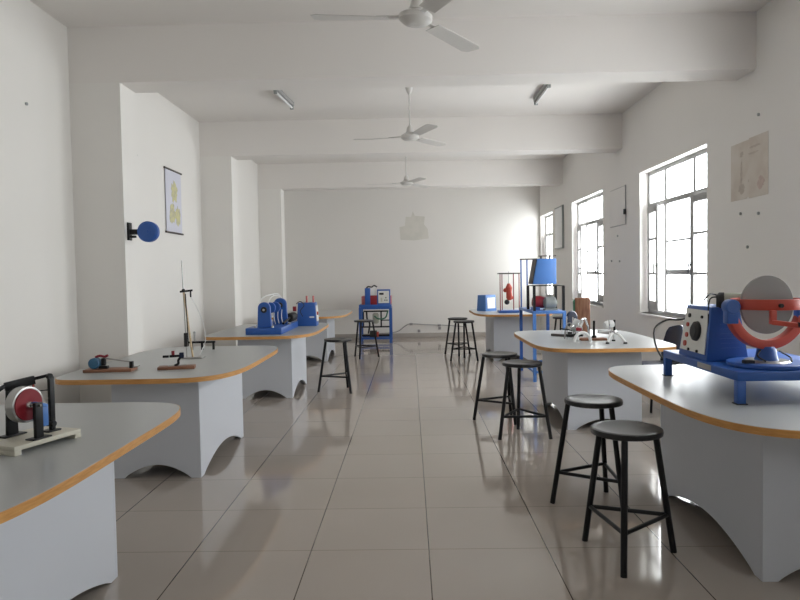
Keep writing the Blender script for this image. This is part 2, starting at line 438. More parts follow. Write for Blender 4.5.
# ------------------------------------------------------------------ laboratory tables
TT = .757; TH = .033
def table(label, xc, yc, a, b, bx0, bx1, by0, by1, group, near=3.8):
    t = thing('laboratory_table', label, 'table', ((bx0 + bx1) / 2, (by0 + by1) / 2, 0), 0, group)
    ox, oy = (bx0 + bx1) / 2, (by0 + by1) / 2
    n = 96; pts = []
    for k in range(n):
        th = 2 * PI * k / n; c_, s_ = math.cos(th), math.sin(th)
        ais = c_ * (1 if xc < 0 else -1) > 0
        e = 2 / (near if (s_ < 0 and ais) else 9. if (s_ < 0 and xc < 0) else 6.)
        pts.append((xc - ox + a * math.copysign(abs(c_) ** e, c_), yc - oy + b * math.copysign(abs(s_) ** e, s_)))
    cx, cy = xc - ox, yc - oy
    def shrink(d): return [(cx + (x - cx) * (1 - d / a), cy + (y - cy) * (1 - d / b)) for x, y in pts]
    MB().prism(shrink(.003), lambda u, v, w: Vector((u, v, TT - TH + .0005 + w)), TH - .0005).build('table_top', 'top', t, bevel=.0015, seg=1, angle=50)
    # wooden edge band: a ring
    m = MB(); inn = shrink(.0028); rows = []
    for (p, q) in zip(pts, inn):
        rows.append([m.bm.verts.new((x, y, z)) for (x, y), z in ((p, TT - TH), (p, TT - .0015), (q, TT - .0012), (q, TT - TH))])
    for i in range(n):
        A, B = rows[i], rows[(i + 1) % n]
        for k in range(4): m.bm.faces.new((A[k], A[(k + 1) % 4], B[(k + 1) % 4], B[k]))
    m.build('edge_band', 'band', t, angle=50)
    H = TT - TH; hx, hy = (bx1 - bx0) / 2, (by1 - by0) / 2
    def poly(hw, foot, ah):
        pl = [(-hw, 0), (-hw, H), (hw, H), (hw, 0), (hw - foot, 0)]
        for k in range(1, 20):
            u = k / 20; x = (hw - foot) * (1 - 2 * u)
            pl.append((x, ah * math.sin(PI * u) ** .85))
        pl.append((-hw + foot, 0)); return pl
    th = .018
    for s_ in (-1, 1):
        MB().prism(poly(hx, .07, .095), lambda u, v, w: Vector((u, s_ * (hy - w), v)), th).build('end_panel', 'lam', t, bevel=.001, seg=1)
        MB().prism(poly(hy - th - .0005, .05, .115), lambda u, v, w: Vector((s_ * (hx - w), u, v)), th).build('side_panel', 'lam', t, bevel=.001, seg=1)
    return t
GL = 'laboratory tables along the left wall'; GR = 'laboratory tables along the window side'
table('nearest left grey table, carrying the crimson wheel on a cream board', -1.72, 2.47, .605, .975, -2.02, -1.40, 1.87, 3.07, GL)
table('second left grey table, carrying the tall rod stand and small wooden boards', -1.78, 5.22, .60, .985, -2.10, -1.485, 4.60, 5.79, GL)
table('third left grey table, carrying the long blue machine', -1.685, 8.14, .605, 1.0, -1.99, -1.372, 7.60, 8.66, GL)
table('farthest left grey table with nothing on it, partly behind the blue box', -1.655, 11.4, .605, 1.0, -1.96, -1.370, 10.85, 11.98, GL)
table('nearest right grey table, carrying the gyroscope machine', 1.865, 3.58, .605, .97, 1.555, 2.20, 2.95, 4.16, GR)
table('middle right grey table, carrying the chrome apparatus and brown wooden slab', 1.695, 6.45, .605, .915, 1.38, 2.03, 5.87, 7.00, GR, 4.6)
table('farthest right grey table, carrying the blue box and red rod cage', 1.635, 11.15, .605, .95, 1.32, 1.94, 10.56, 11.72, GR)

# ------------------------------------------------------------------ stools
def make_stool(h=.638):
    t = thing('stool', '', 'stool', (0, 0, 0), 0, 'round black metal stools')
    MB().lathe((0, 0, h - .032), (0, 0, h), [(0, .157), (.12, .168), (.5, .170), (.9, .168), (1, .160), (.93, .14), (.72, .085), (.66, .02)], 40).build('seat', 'seat', t, angle=50)
    tp = []
    for k in range(3):
        a = k * 2 * PI / 3
        p1 = Vector((.15 * math.cos(a), .15 * math.sin(a), h - .03)); p0 = Vector((.247 * math.cos(a), .247 * math.sin(a), .0))
        f = .19 / (h - .03); tp.append(p0 + (p1 - p0) * f)
        m = MB(); q = Vector((-math.sin(a), math.cos(a), 0))
        m.lathe(p0, p1, [(0, .0155), (1, .0155)], 12)
        for v in m.bm.verts:
            if v.co.z < .02: v.co.z = max(v.co.z, 0)
        m.build('leg', 'dark', t)
    for k in range(3):
        MB().cyl(tp[k], tp[(k + 1) % 3], .0105, seg=10).build('stretcher', 'dark', t)
    return t
stool0 = make_stool()
first = True
for x, y, a, lab in [
    (1.045, 3.24, -111, 'nearest black metal stool, in front of the nearest right table'),
    (1.09, 3.99, 177, 'black stool with a worn shiny seat just behind the nearest stool'),
    (.947, 5.676, 90, 'black stool beside the middle right table, the nearer of that pair'),
    (.84, 6.32, 177, 'black stool half hidden behind the stool beside the middle right table'),
    (-.88, 8.02, 190, 'black stool on the left by the corner of the third left table'),
    (-.79, 11.25, 255, 'black stool in front of the far blue machine frame'),
    (.86, 10.74, 85, 'right and nearer black stool of the far pair in mid floor'),
    (.81, 11.45, 150, 'left and farther black stool of the far pair in mid floor'),
    (2.58, 11.3, 90, 'black stool behind the blue stand, close to the window wall'),
]:
    o = stool0 if first else copy_tree(stool0); first = False
    o.location = (x, y, 0); o.rotation_euler = (0, 0, R(a)); o['label'] = lab

# dark plastic chair by the window wall
t = thing('chair', 'dark navy plastic chair with rounded back between middle right table and window', 'chair', (2.53, 6.75, 0), R(8))
m = MB(); rows = []
for i in range(9):
    u = i / 8; z = .46 + .38 * u; hw = .205 * (1 - .25 * max(0, u - .55) / .45) * (1 if u < .9 else .82)
    row = []
    for side in (0, 1):
        pts_ = []
        for j in range(9):
            v = -1 + 2 * j / 8
            pts_.append(m.bm.verts.new(Vector((.15 + .055 * u - .05 * v * v + side * .008, hw * v, z - .03 * v * v * u))))
        row.append(pts_)
    rows.append(row)
for i in range(8):
    for j in range(8):
        m.bm.faces.new((rows[i][0][j], rows[i][0][j + 1], rows[i + 1][0][j + 1], rows[i + 1][0][j]))
        m.bm.faces.new((rows[i][1][j], rows[i + 1][1][j], rows[i + 1][1][j + 1], rows[i][1][j + 1]))
    m.bm.faces.new((rows[i][0][0], rows[i + 1][0][0], rows[i + 1][1][0], rows[i][1][0]))
    m.bm.faces.new((rows[i][0][8], rows[i][1][8], rows[i + 1][1][8], rows[i + 1][0][8]))
for j in range(8):
    m.bm.faces.new((rows[0][0][j], rows[0][1][j], rows[0][1][j + 1], rows[0][0][j + 1])); m.bm.faces.new((rows[8][0][j], rows[8][0][j + 1], rows[8][1][j + 1], rows[8][1][j]))
m.build('backrest', 'darkblue', t)
MB().box((-.02, 0, .445), (.40, .42, .03), taper=(.97, .97)).build('seat', 'darkblue', t, bevel=.012)
for sx, sy in ((-1, -1), (-1, 1), (1, -1), (1, 1)):
    MB().cyl((-.02 + sx * .19, sy * .19, 0), (-.02 + sx * .16, sy * .17, .432), .012).build('leg', 'dark', t)

# ------------------------------------------------------------------ things on the left tables
# crimson wheel on a cream board (nearest left table)
ang = math.atan2(.946, .325)
t = thing('flywheel_apparatus', 'crimson wheel between black brackets on a cream board, nearest left table', 'apparatus', (-1.507, 2.576, TT), ang)
# local x = u, local y = v
m = MB().span((-.155, -.105, .018), (.155, .105, .036))
for s_ in (-1, 1): m.span((s_ * .155 - (.03 if s_ > 0 else 0), -.105, 0), (s_ * .155 + (.03 if s_ < 0 else 0), .105, .02))
m.build('base_board', 'cream', t, bevel=.003)
BZ = .036; WZc = .166
m = MB().lathe((-.03, -.036, WZc), (-.03, .004, WZc), [(0, .060), (0, .070), (1, .070), (1, .060)], 40)
wh = m.build('wheel_rim', 'steel', t, bevel=.002)
MB().lathe((-.03, -.041, WZc), (-.03, -.034, WZc), [(0, .060), (1, .062)], 40).build('wheel_face', 'dred', t)
MB().lathe((-.03, -.054, WZc), (-.03, -.038, WZc), [(0, .010), (.3, .013), (1, .016)]).build('hub', 'chrome', t)
MB().cyl((-.03, -.10, WZc), (-.03, .075, WZc), .0045).build('axle', 'steel', t)
m = MB().box((-.03, -.084, BZ + .07), (.034, .016, .14)); m.box((-.025, -.078, BZ + .003), (.085, .045, .006)); m.build('bearing_bracket', 'dark', t, bevel=.002)
m = MB().box((-.02, .066, BZ + .1), (.05, .014, .2), taper=(.7, 1)); m.box((-.02, .066, BZ + .003), (.1, .045, .006)); m.build('rear_bracket', 'dark', t, bevel=.002)
MB().bar((-.14, .085, .185), (-.04, .066, .238), .012, .014).bar((-.045, .066, .232), (.06, .03, .246), .014, .034).build('support_arm', 'dark', t, bevel=.002)
m = MB().box((.09, -.022, BZ + .11), (.022, .014, .22)); m.box((.085, -.018, BZ + .003), (.06, .05, .006))
m.cyl((.085, -.04, BZ + .03), (.085, .0, BZ + .03), .012); m.cyl((.085, -.029, .258), (.085, -.015, .258), .012)
m.build('guide_post', 'dark', t, bevel=.001)
MB().bar((.055, .03, .25), (.085, -.015, .262), .006, .012).bar((.05, .03, .2), (.085, -.015, .203), .004, .004).build('link', 'dark', t)
MB().box((.055, .032, .22), (.006, .006, .06)).build('red_pin', 'red', t)
m = MB().bar((.015, -.066, .16), (.015, -.066, .075), .026, .014).bar((-.03, -.068, .172), (.022, -.066, .155), .02, .014); m.build('blue_pointer', 'lblue', t, bevel=.002)

# small boards on the second left table
t = thing('friction_apparatus', 'brown board with small blue drum and slanting rod, second left table', 'apparatus', (-2.11, 4.62, TT), R(4))
MB().box((0, 0, .010), (.33, .13, .02)).build('base_board', 'board', t, bevel=.002)
MB().lathe((-.10, -.045, .06), (-.10, .02, .06), [(0, .033), (.1, .038), (.9, .038), (1, .033)]).build('drum', 'teal', t)
MB().tube([(-.10, .0, .10), (-.07, 0, .11), (-.04, 0, .103), (-.015, 0, .113)], .009).build('top_lever', 'dred', t)
MB().box((-.045, 0, .068), (.026, .03, .05)).box((-.045, 0, .03), (.06, .04, .02)).build('bracket', 'dark', t, bevel=.003)
MB().cyl((-.04, 0, .092), (.155, 0, .062), .005).build('slanting_rod', 'steel', t)
MB().box((.145, 0, .042), (.022, .03, .05)).build('end_clamp', 'dark', t, bevel=.002)
MB().tube([(.12, .0, .026), (.17, .0, .026), (.20, .01, .034)], .004).build('wire_end', 'steel', t)

t = thing('crank_apparatus', 'small brown board with black crank and red knob, second left table', 'apparatus', (-1.67, 4.70, TT), R(12))
MB().box((0, 0, .010), (.25, .11, .02)).build('base_board', 'board', t, bevel=.002)
MB().bar((-.06, 0, .023), (.06, .03, .023), .03, .006).build('slide_plate', 'steel', t)
MB().tube([(-.015, 0, .022), (.01, 0, .035), (.012, 0, .06), (.03, 0, .085)], .009).build('crank_post', 'dark', t)
MB().cyl((-.045, -.02, .092), (.05, .0, .092), .009).box((-.07, -.022, .092), (.04, .02, .016)).build('crank_arm', 'dark', t, bevel=.001)
MB().box((-.022, -.01, .115), (.02, .02, .03)).build('red_knob', 'dred', t, bevel=.003)
MB().box((.035, .0, .095), (.03, .03, .04)).build('bearing_block', 'darkblue', t, bevel=.003)

t = thing('rod_stand', 'tall thin rod stand with pale wooden strip, second left table', 'stand', (-1.79, 5.30, TT), 0)
MB().box((.04, .0, .006), (.17, .10, .012)).build('base_plate', 'steel', t, bevel=.002)
MB().cyl((-.01, 0, .01), (-.03, 0, .785), .0045).build('rod', 'steel', t)
MB().bar((-.05, 0, .535), (.05, 0, .545), .014, .016).cyl((.035, 0, .545), (.035, 0, .49), .006).ball((-.022, 0, .545), .014).build('clamp', 'dark', t)
MB().bar((-.015, -.012, .53), (.042, -.012, .012), .011, .018).build('wooden_strip', 'strip', t, bevel=.001)
MB().bar((.0, -.02, .52), (.012, -.02, .10), .006, .006).build('inner_rod', 'dark', t)
MB().box((-.012, -.01, .15), (.024, .024, .11)).build('grip', 'rubber', t, bevel=.004)
MB().tube([(.037, 0, .492), (.07, .02, .42), (.10, .05, .32), (.115, .08, .22), (.11, .1, .12), (.08, .03, .014)], .003).build('cord', 'white', t)

t = thing('optical_bench', 'short black bar on small feet with a steel post, rear of second left table', 'apparatus', (-1.87, 5.92, TT), R(4))
MB().box((0, 0, .068), (.23, .03, .018)).build('bar', 'dark', t, bevel=.002)
for x in (-.09, .0, .1): MB().cyl((x, 0, 0), (x, 0, .062), .011).build('foot', 'dark', t)
MB().cyl((-.065, 0, .07), (-.065, 0, .155), .009).ball((-.065, 0, .155), .011).build('post', 'steel', t)

# long blue machine on the third left table
t = thing('balancing_machine', 'long blue machine with two bearing pedestals on the third left table', 'machine', (-1.62, 7.9, TT), 0)
def L3(x, y, z): return (x + 1.62, y - 7.9, z - TT)
MB().span(L3(-1.83, 7.33, TT), L3(-1.43, 8.42, .832)).build('base', 'blue', t, bevel=.006)
def pedestal(y, xc, top, wd):
    hw = wd / 2
    pl = [(-hw * 1.15, 0), (hw * 1.15, 0), (hw, top - .832 - hw * .8)]
    for k in range(1, 10):
        a = PI * k / 10; pl.append((hw * .96 * math.cos(a), top - .832 - hw * .8 + hw * .8 * math.sin(a)))
    pl.append((-hw, top - .832 - hw * .8))
    return MB().prism(pl, lambda u, v, w_: Vector(L3(xc + u, y + w_, .832 + v)), .055)
for y, xc, tp, wd in ((7.40, -1.635, 1.115, .135), (7.86, -1.545, 1.145, .15)):
    p = pedestal(y, xc, tp, wd).build('bearing_pedestal', 'blue', t, bevel=.006)
    MB().lathe(L3(xc, y - .012, tp - .085), L3(xc, y, tp - .085), [(0, .022), (.3, .032), (1, .035)]).build('bearing_cap', 'rubber', p)
    MB().cyl(L3(xc, y - .02, tp - .085), L3(xc, y - .006, tp - .085), .012).build('shaft_end', 'steel', p)
    for sx in (-1, 1):
        MB().cyl(L3(xc + sx * (wd * .72), y - .015, .832), L3(xc + sx * (wd * .72), y - .015, .852), .016).build('bolt', 'steel', p)
MB().cyl(L3(-1.635, 7.455, 1.03), L3(-1.58, 8.10, 1.07), .014).build('shaft', 'steel', t)
for k in range(2):
    y = 7.56 + .13 * k; xc = -1.60 + .03 * k
    MB().lathe(L3(xc, y, 1.045), L3(xc, y + .03, 1.045), [(0, .055), (.1, .062), (.9, .062), (1, .055)], 36).build('rotor_disc', 'blue', t)
for k in range(3):
    MB().tube([L3(-1.60 + .045 * k, 7.845, .84), L3(-1.615 + .045 * k, 7.848, .92), L3(-1.61 + .045 * k, 7.85, 1.01)], .005).build('guard_strip', 'white', t)
MB().tube([L3(-1.7, 7.43, 1.02), L3(-1.70, 7.5, 1.12), L3(-1.66, 7.6, 1.175), L3(-1.6, 7.76, 1.195), L3(-1.56, 7.86, 1.19), L3(-1.53, 7.9, 1.14)], .005).tube([L3(-1.60, 7.43, 1.06), L3(-1.59, 7.5, 1.14), L3(-1.57, 7.65, 1.18), L3(-1.53, 7.84, 1.165)], .005).build('cable', 'white', t)
MB().lathe(L3(-1.46, 8.0, .90), L3(-1.46, 8.3, .90), [(0, .045), (.05, .055), (.9, .055), (1, .04)]).build('motor', 'rubber', t)
MB().tube([L3(-1.46, 7.6, .86), L3(-1.465, 7.8, .875), L3(-1.46, 8.0, .90)], .014).build('drive_shaft', 'dark', t)
MB().box(L3(-1.42, 8.15, 1.0), (.04, .05, .06)).build('terminal_block', 'dred', t, bevel=.004)
MB().tube([L3(-1.40, 8.17, 1.06), L3(-1.35, 8.15, 1.09), L3(-1.31, 8.2, 1.04), L3(-1.36, 8.2, .97), L3(-1.33, 8.2, .9)], .005).build('loose_wire', 'rubber', t)

t = thing('control_box', 'blue control box with two brown posts beside the long blue machine', 'control box', (-1.335, 8.62, TT), 0)
MB().box((0, 0, .15), (.255, .22, .30), taper=(.86, .8)).build('case', 'blue', t, bevel=.006)
MB().box((.125, -.0, .16), (.005, .16, .2), Matrix.Rotation(R(-3.5), 3, 'Y')).build('front_panel', 'panel', t)
MB().cyl((.122, -.03, .16), (.142, -.03, .16), .022).build('dial', 'red', t)
for x in (-.0, .085): MB().cyl((x - .01, .02, .30), (x - .01, .02, .385), .013).build('post', 'pink', t)
MB().box((.07, -.106, .115), (.06, .004, .018)).build('nameplate', 'white', t)

# wall things, left
t = thing('wall_pulley', 'dark blue disc on a black bracket fixed to the first left pier', 'wall apparatus', (XP, 5.66, 1.80), 0)
MB().box((.008, 0, .005), (.016, .07, .15)).build('wall_plate', 'dark', t, bevel=.003)
MB().box((.05, 0, .0), (.08, .035, .045)).box((.04, 0, -.04), (.05, .02, .02)).build('bracket_arm', 'dark', t, bevel=.003)
MB().lathe((.172, -.035, 0), (.172, .03, 0), [(0, .07), (.15, .088), (.85, .088), (1, .07)], 36).build('disc', 'blue', t)
MB().cyl((.172, -.045, 0), (.172, -.03, 0), .018).build('hub', 'blue', t)

t = thing('hanging_scroll', 'white scroll chart with yellow figures hanging on the left wall', 'wall chart', (XL, 7.95, 2.31), 0)
MB().box((.012, 0, .0), (.004, .52, .74)).build('cloth', 'scroll', t)
for z in (-.37, .37): MB().cyl((.014, -.285, z), (.014, .285, z), .011).build('end_rod', 'rod', t)
def blob(cy, cz, ry, rz, seed, mname, nm, x=.0145):
    rnd = random.Random(seed); n = 26
    pl = []
    for k in range(n):
        a = 2 * PI * k / n; q = .72 + .42 * rnd.random()
        pl.append((ry * q * math.cos(a), rz * q * math.sin(a)))
    return MB().prism(pl, lambda u, v, w_: Vector((x + w_, cy + u, cz + v)), .0012).build(nm, mname, t)
blob(.02, .12, .11, .13, 1, 'yellow', 'printed_figure')
blob(-.06, -.15, .10, .13, 2, 'yellow', 'printed_figure'); blob(.13, -.16, .09, .12, 3, 'yellow', 'printed_figure')

# ------------------------------------------------------------------ wall things, right and back
t = thing('aged_poster', 'faded beige poster with brown sketches glued on the right wall', 'poster', (XR, 5.69, 2.24), 0)
MB().box((-.002, .165, 0), (.002, .285, .49)).box((-.002, -.0, .005), (.002, .05, .48)).build('paper', 'poster', t)
MB().box((-.0137, -.18, 0), (.002, .30, .50)).build('paper_near', 'poster', t)
def ink(cy, cz, ry, rz, seed, mn, x):
    rnd = random.Random(seed); n = 22
    pl = [(ry * (.6 + .5 * rnd.random()) * math.cos(2 * PI * k / n), rz * (.6 + .5 * rnd.random()) * math.sin(2 * PI * k / n)) for k in range(n)]
    MB().prism(pl, lambda u, v, w_: Vector((x - w_, cy + u, cz + v)), .0006).build('faded_drawing', mn, t)
ink(.12, .14, .035, .03, 1, 'ink', -.0032); ink(.12, -.02, .02, .13, 2, 'ink', -.0032); ink(.12, -.15, .06, .05, 3, 'ink', -.0032)
ink(-.12, .17, .10, .012, 4, 'ink', -.0149); ink(-.1, .12, .09, .010, 5, 'ink', -.0149); ink(-.22, -.14, .06, .06, 6, 'pinkink', -.0149); ink(-.02, -.1, .03, .02, 7, 'ink', -.0032)

t = thing('notice_board', 'blank white board with a dark clip on wall between the two nearer windows', 'notice board', (XR, 9.21, 2.27), 0)
MB().box((-.006, 0, 0), (.010, .66, .50)).build('board', 'wall', t, bevel=.002)
m = MB(); m.span((-.014, -.34, -.26), (0, -.33, .26)); m.span((-.014, -.33, -.26), (0, .33, -.25)); m.span((-.012, -.33, .25), (0, .33, .256)); m.build('frame', 'frame', t)
MB().box((-.02, -.335, -.09), (.03, .03, .07)).build('clip', 'rubber', t, bevel=.004)

t = thing('notice_board', 'blank white board with a dark frame beside the farthest window', 'notice board', (XR, 12.77, 2.235), 0)
MB().box((-.012, 0, 0), (.02, .66, .76)).build('board', 'white', t, bevel=.002)
m = MB(); m.span((-.035, -.355, -.40), (0, -.33, .40)); m.span((-.03, -.33, .38), (0, .33, .395)); m.span((-.03, -.33, -.395), (0, .33, -.38)); m.build('frame', 'grey', t)

for x, y, z, g in [(XR - .012, 5.505, 2.65, 'r'), (XR, 5.82, 1.875, 'r'), (XR - .012, 5.50, 1.85, 'r'), (XR, 5.70, 1.584, 'r')]:
    o = MB().cyl((x, y, z), (x - .012, y, z), .013, seg=12).build('wall_plug', 'grey'); tag(o, 'small dark wall plug around the aged poster on the right wall', 'wall plug', 'wall plugs around the aged poster')
for x, y, z in [(XR, 9.22, 1.88), (XR, 9.50, 1.54), (XR, 9.14, 1.53)]:
    o = MB().cyl((x, y, z), (x - .012, y, z), .014, seg=12).build('wall_plug', 'grey'); tag(o, 'small grey wall plug below the blank notice board with the clip', 'wall plug', 'wall plugs below the notice board')
o = MB().cyl((XL, 4.93, 2.706), (XL + .012, 4.93, 2.706), .012, seg=12).build('wall_plug', 'grey'); tag(o, 'small wall plug on the left wall nearest the camera', 'wall plug')
o = MB().cyl((XL, 6.91, 2.683), (XL + .012, 6.91, 2.683), .014, seg=12).build('wall_plug', 'grey'); tag(o, 'small wall plug on the left wall before the hanging scroll', 'wall plug')

# remains of a poster and cable on the end wall
rnd = random.Random(5)
pl = [(-.30, -.28), (.0, -.30), (.32, -.26), (.30, -.05), (.22, .05), (.24, .22), (.02, .24), (-.02, .34), (-.06, .22), (-.18, .22), (-.20, .02), (-.32, .0)]
o = MB().prism(pl, lambda u, v, w_: Vector((.11 + u, YB + .002 - w_, 2.44 + v)), .004).build('torn_poster', 'stain'); tag(o, 'faint yellowish remains of a torn poster on the end wall', 'poster')
t = thing('wall_cable', 'grey cable sagging along the foot of the end wall', 'cable', (.3, YB, .3), 0)
MB().tube([(-1.05, -.02, -.20), (-.62, -.02, -.17), (-.42, -.02, -.04), (-.3, -.02, .005), (0, -.02, -.015), (.35, -.02, -.03), (.62, -.02, -.05), (.9, -.02, -.08)], .009).build('cord', 'conduit', t)
for x, z in ((-.29, .0), (.33, -.035)): MB().box((x, -.015, z), (.07, .03, .05)).build('clip', 'conduit', t, bevel=.006)
for x, z, lab in ((.185, .145, 'small grey socket on the end wall just above the skirting, left one'), (.64, .20, 'small grey socket on the end wall just under the cable, right one')):
    o = MB().box((x, YB - .012, z), (.06, .024, .06)).build('wall_socket', 'conduit', bevel=.005); tag(o, lab, 'socket')

# ------------------------------------------------------------------ far blue frame machine (left of the end wall)
t = thing('vibration_machine', 'blue frame machine with red tray and control panel by the end wall', 'machine', (-.715, 13.85, 0), 0)
X0, X1, Y0, Y1 = -.335, .325, -.25, .25
for x in (X0 + .02, X1 - .02):
    for y in (Y0, Y1): MB().span((x - .025, y - .025, 0), (x + .025, y + .025, .73)).build('leg', 'blue', t)
m = MB()
for z in (.10, .715):
    m.span((X0 + .045, Y0 - .02, z - .02), (X1 - .045, Y0 + .02, z + .02)); m.span((X0 + .045, Y1 - .02, z - .02), (X1 - .045, Y1 + .02, z + .02))
    for x in (X0 + .02, X1 - .02): m.span((x - .02, Y0 + .025, z - .02), (x + .02, Y1 - .025, z + .02))
m.build('frame_rails', 'blue', t)
MB().span((X0, Y0 - .03, .735), (X1, Y1 + .03, .79)).build('deck', 'blue', t, bevel=.003)
m = MB()
m.span((X0 + .09, Y0 - .01, .64), (X1 - .06, Y0 + .01, .67)); m.span((X0 + .05, Y0 - .01, .32), (X1 - .045, Y0 + .01, .35)); m.span((X0 + .05, Y0 - .01, .14), (X1 - .045, Y0 + .02, .18))
m.span((X0 + .08, Y0 - .01, .35), (X0 + .10, Y0 + .01, .64)); m.span((.10, Y0 - .01, .35), (.13, Y0 + .01, .64)); m.span((.13, Y0 - .01, .46), (X1 - .045, Y0 + .01, .48))
m.build('lower_frame', 'dark', t)
MB().lathe((0, Y0 + .06, .40), (0, Y0 + .06, .62), [(0, .04), (.1, .065), (.85, .065), (1, .04)]).build('cylinder', 'olive', t)
MB().tube([(X1 - .07, Y0 - .02, .66), (.2, Y0 - .03, .52), (.06, Y0 - .03, .5), (-.02, Y0 - .03, .56)], .014).build('green_hose', 'green', t)
MB().tube([(-.18, Y0 - .02, .64), (-.17, Y0 - .02, .5), (-.12, Y0 - .02, .4), (-.15, Y0 - .02, .2)], .018).build('black_hose', 'rubber', t)
MB().cyl((-.12, Y0 + .02, .19), (.02, Y0 + .02, .19), .07).build('motor', 'rubber', t)
MB().cyl((.02, Y0 + .02, .18), (.06, Y0 + .02, .18), .055).build('motor_cap', 'red', t)
MB().span((X0 + .05, Y0 + .05, .79), (X1 - .0, Y1, .96)).build('tray', 'pink', t, bevel=.004)
MB().span((-.10, Y0 - .01, .79), (.04, Y0 + .05, .98)).build('red_block', 'dred', t, bevel=.004)
MB().span((-.21, Y0 - .02, .79), (-.10, Y0 + .1, 1.13)).build('blue_column', 'blue', t, bevel=.004)
MB().span((-.09, Y0 + .02, .98), (.03, Y0 + .04, 1.12)).build('gauge_plate', 'white', t)
MB().tube([(-.18, Y0 + .03, 1.13), (-.14, Y0 + .03, 1.16), (-.07, Y0 + .03, 1.15), (-.02, Y0 + .03, 1.18), (.04, Y0 + .03, 1.15)], .014).build('hose', 'rubber', t)
MB().box((.175, Y0 + .04, .945), (.27, .12, .31)).build('panel_box', 'blue', t, bevel=.004)
p = MB().box((.175, Y0 - .022, .945), (.22, .008, .25)).build('control_panel', 'panel', t)
MB().box((.13, Y0 - .03, 1.01), (.09, .01, .04)).build('display', 'rubber', p)
MB().box((.13, Y0 - .03, .89), (.03, .01, .08)).build('switch', 'cream', p)
for x, z in ((.2, .88), (.24, .88), (.22, .93)): MB().cyl((x, Y0 - .04, z), (x, Y0 - .025, z), .012).build('knob', 'rubber', p)

# ------------------------------------------------------------------ gyroscope machine on the nearest right table
t = thing('gyroscope_machine', 'gyroscope with grey disc in red gimbals on a blue bench, nearest right table', 'machine', (1.56, 3.17, TT), 0)
def G(x, y, z): return Vector((x - 1.56, y - 3.17, z - TT))
gx0, gx1, gy0, gy1 = 1.545, 2.16, 3.16, 4.09
for x in (gx0 + .02, gx1 - .02):
    for y in (gy0 + .02, gy1 - .02):
        lg = MB().span(G(x - .02, y - .02, TT + .004), G(x + .02, y + .02, .868)).build('leg', 'blue', t, bevel=.002)
        MB().span(G(x - .026, y - .026, TT), G(x + .026, y + .026, TT + .004)).build('foot_plate', 'rubber', lg)
MB().span(G(gx0, gy0, .868), G(gx1, gy1, .912)).build('bench', 'blue', t, bevel=.003)
MB().span(G(gx0 - .002, 3.44, .877), G(gx0, 3.60, .905)).build('nameplate', 'steel', t)
# control box: tapered
def frust(a0, a1, b0, b1, z0, c0, c1, d0, d1, z1, nm, mt, bev=.006):
    m = MB(); vs = [m.bm.verts.new(G(*p)) for p in ((a0, b0, z0), (a1, b0, z0), (a1, b1, z0), (a0, b1, z0), (c0, d0, z1), (c1, d0, z1), (c1, d1, z1), (c0, d1, z1))]
    for f in ((3, 2, 1, 0), (4, 5, 6, 7), (0, 1, 5, 4), (1, 2, 6, 5), (2, 3, 7, 6), (3, 0, 4, 7)): m.bm.faces.new([vs[i] for i in f])
    return m.build(nm, mt, t, bevel=bev)
bxo = frust(1.56, 1.785, 3.53, 3.90, .912, 1.595, 1.745, 3.55, 3.86, 1.20, 'control_box', 'blue')
def onface(u, v, out):  # on the sloping left face of the box: u along y 0..1, v up 0..1
    a = Vector((1.56, 3.53, .912)).lerp(Vector((1.56, 3.90, .912)), u); b = Vector((1.595, 3.55, 1.20)).lerp(Vector((1.595, 3.86, 1.20)), u)
    p = a.lerp(b, v); return G(p.x - out, p.y, p.z + out * .1)
m = MB(); vs = [m.bm.verts.new(onface(u, v, o_)) for o_ in (.001, .005) for u, v in ((.06, .12), (.94, .12), (.94, .93), (.06, .93))]
for f in ((3, 2, 1, 0), (4, 5, 6, 7), (0, 1, 5, 4), (1, 2, 6, 5), (2, 3, 7, 6), (3, 0, 4, 7)): m.bm.faces.new([vs[i] for i in f])
pn = m.build('control_panel', 'panel', bxo)
MB().lathe(onface(.40, .52, .005), onface(.40, .52, .03), [(0, .055), (.6, .052), (1, .035)]).build('dial', 'rubber', pn)
for u, v, mt, r in ((.74, .42, 'red', .014), (.76, .25, 'red', .016), (.76, .62, 'red', .012), (.74, .8, 'rubber', .012), (.25, .8, 'rubber', .008), (.3, .15, 'rubber', .008), (.6, .15, 'rubber', .008)):
    MB().cyl(onface(u, v, .005), onface(u, v, .013), r).build('knob', mt, pn)
for k in range(6): MB().span(G(1.64, 3.532 + .0017 * k, .98 + .025 * k), G(1.74, 3.545 + .0017 * k, .984 + .025 * k)).build('louvre', 'blue', bxo)
MB().tube([G(1.62, 3.7, 1.23), G(1.63, 3.66, 1.26), G(1.68, 3.7, 1.262), G(1.75, 3.66, 1.24)], .005).tube([G(1.60, 3.58, 1.0), G(1.585, 3.56, 1.12), G(1.61, 3.6, 1.24), G(1.68, 3.62, 1.25)], .004).build('wire', 'rubber', t)
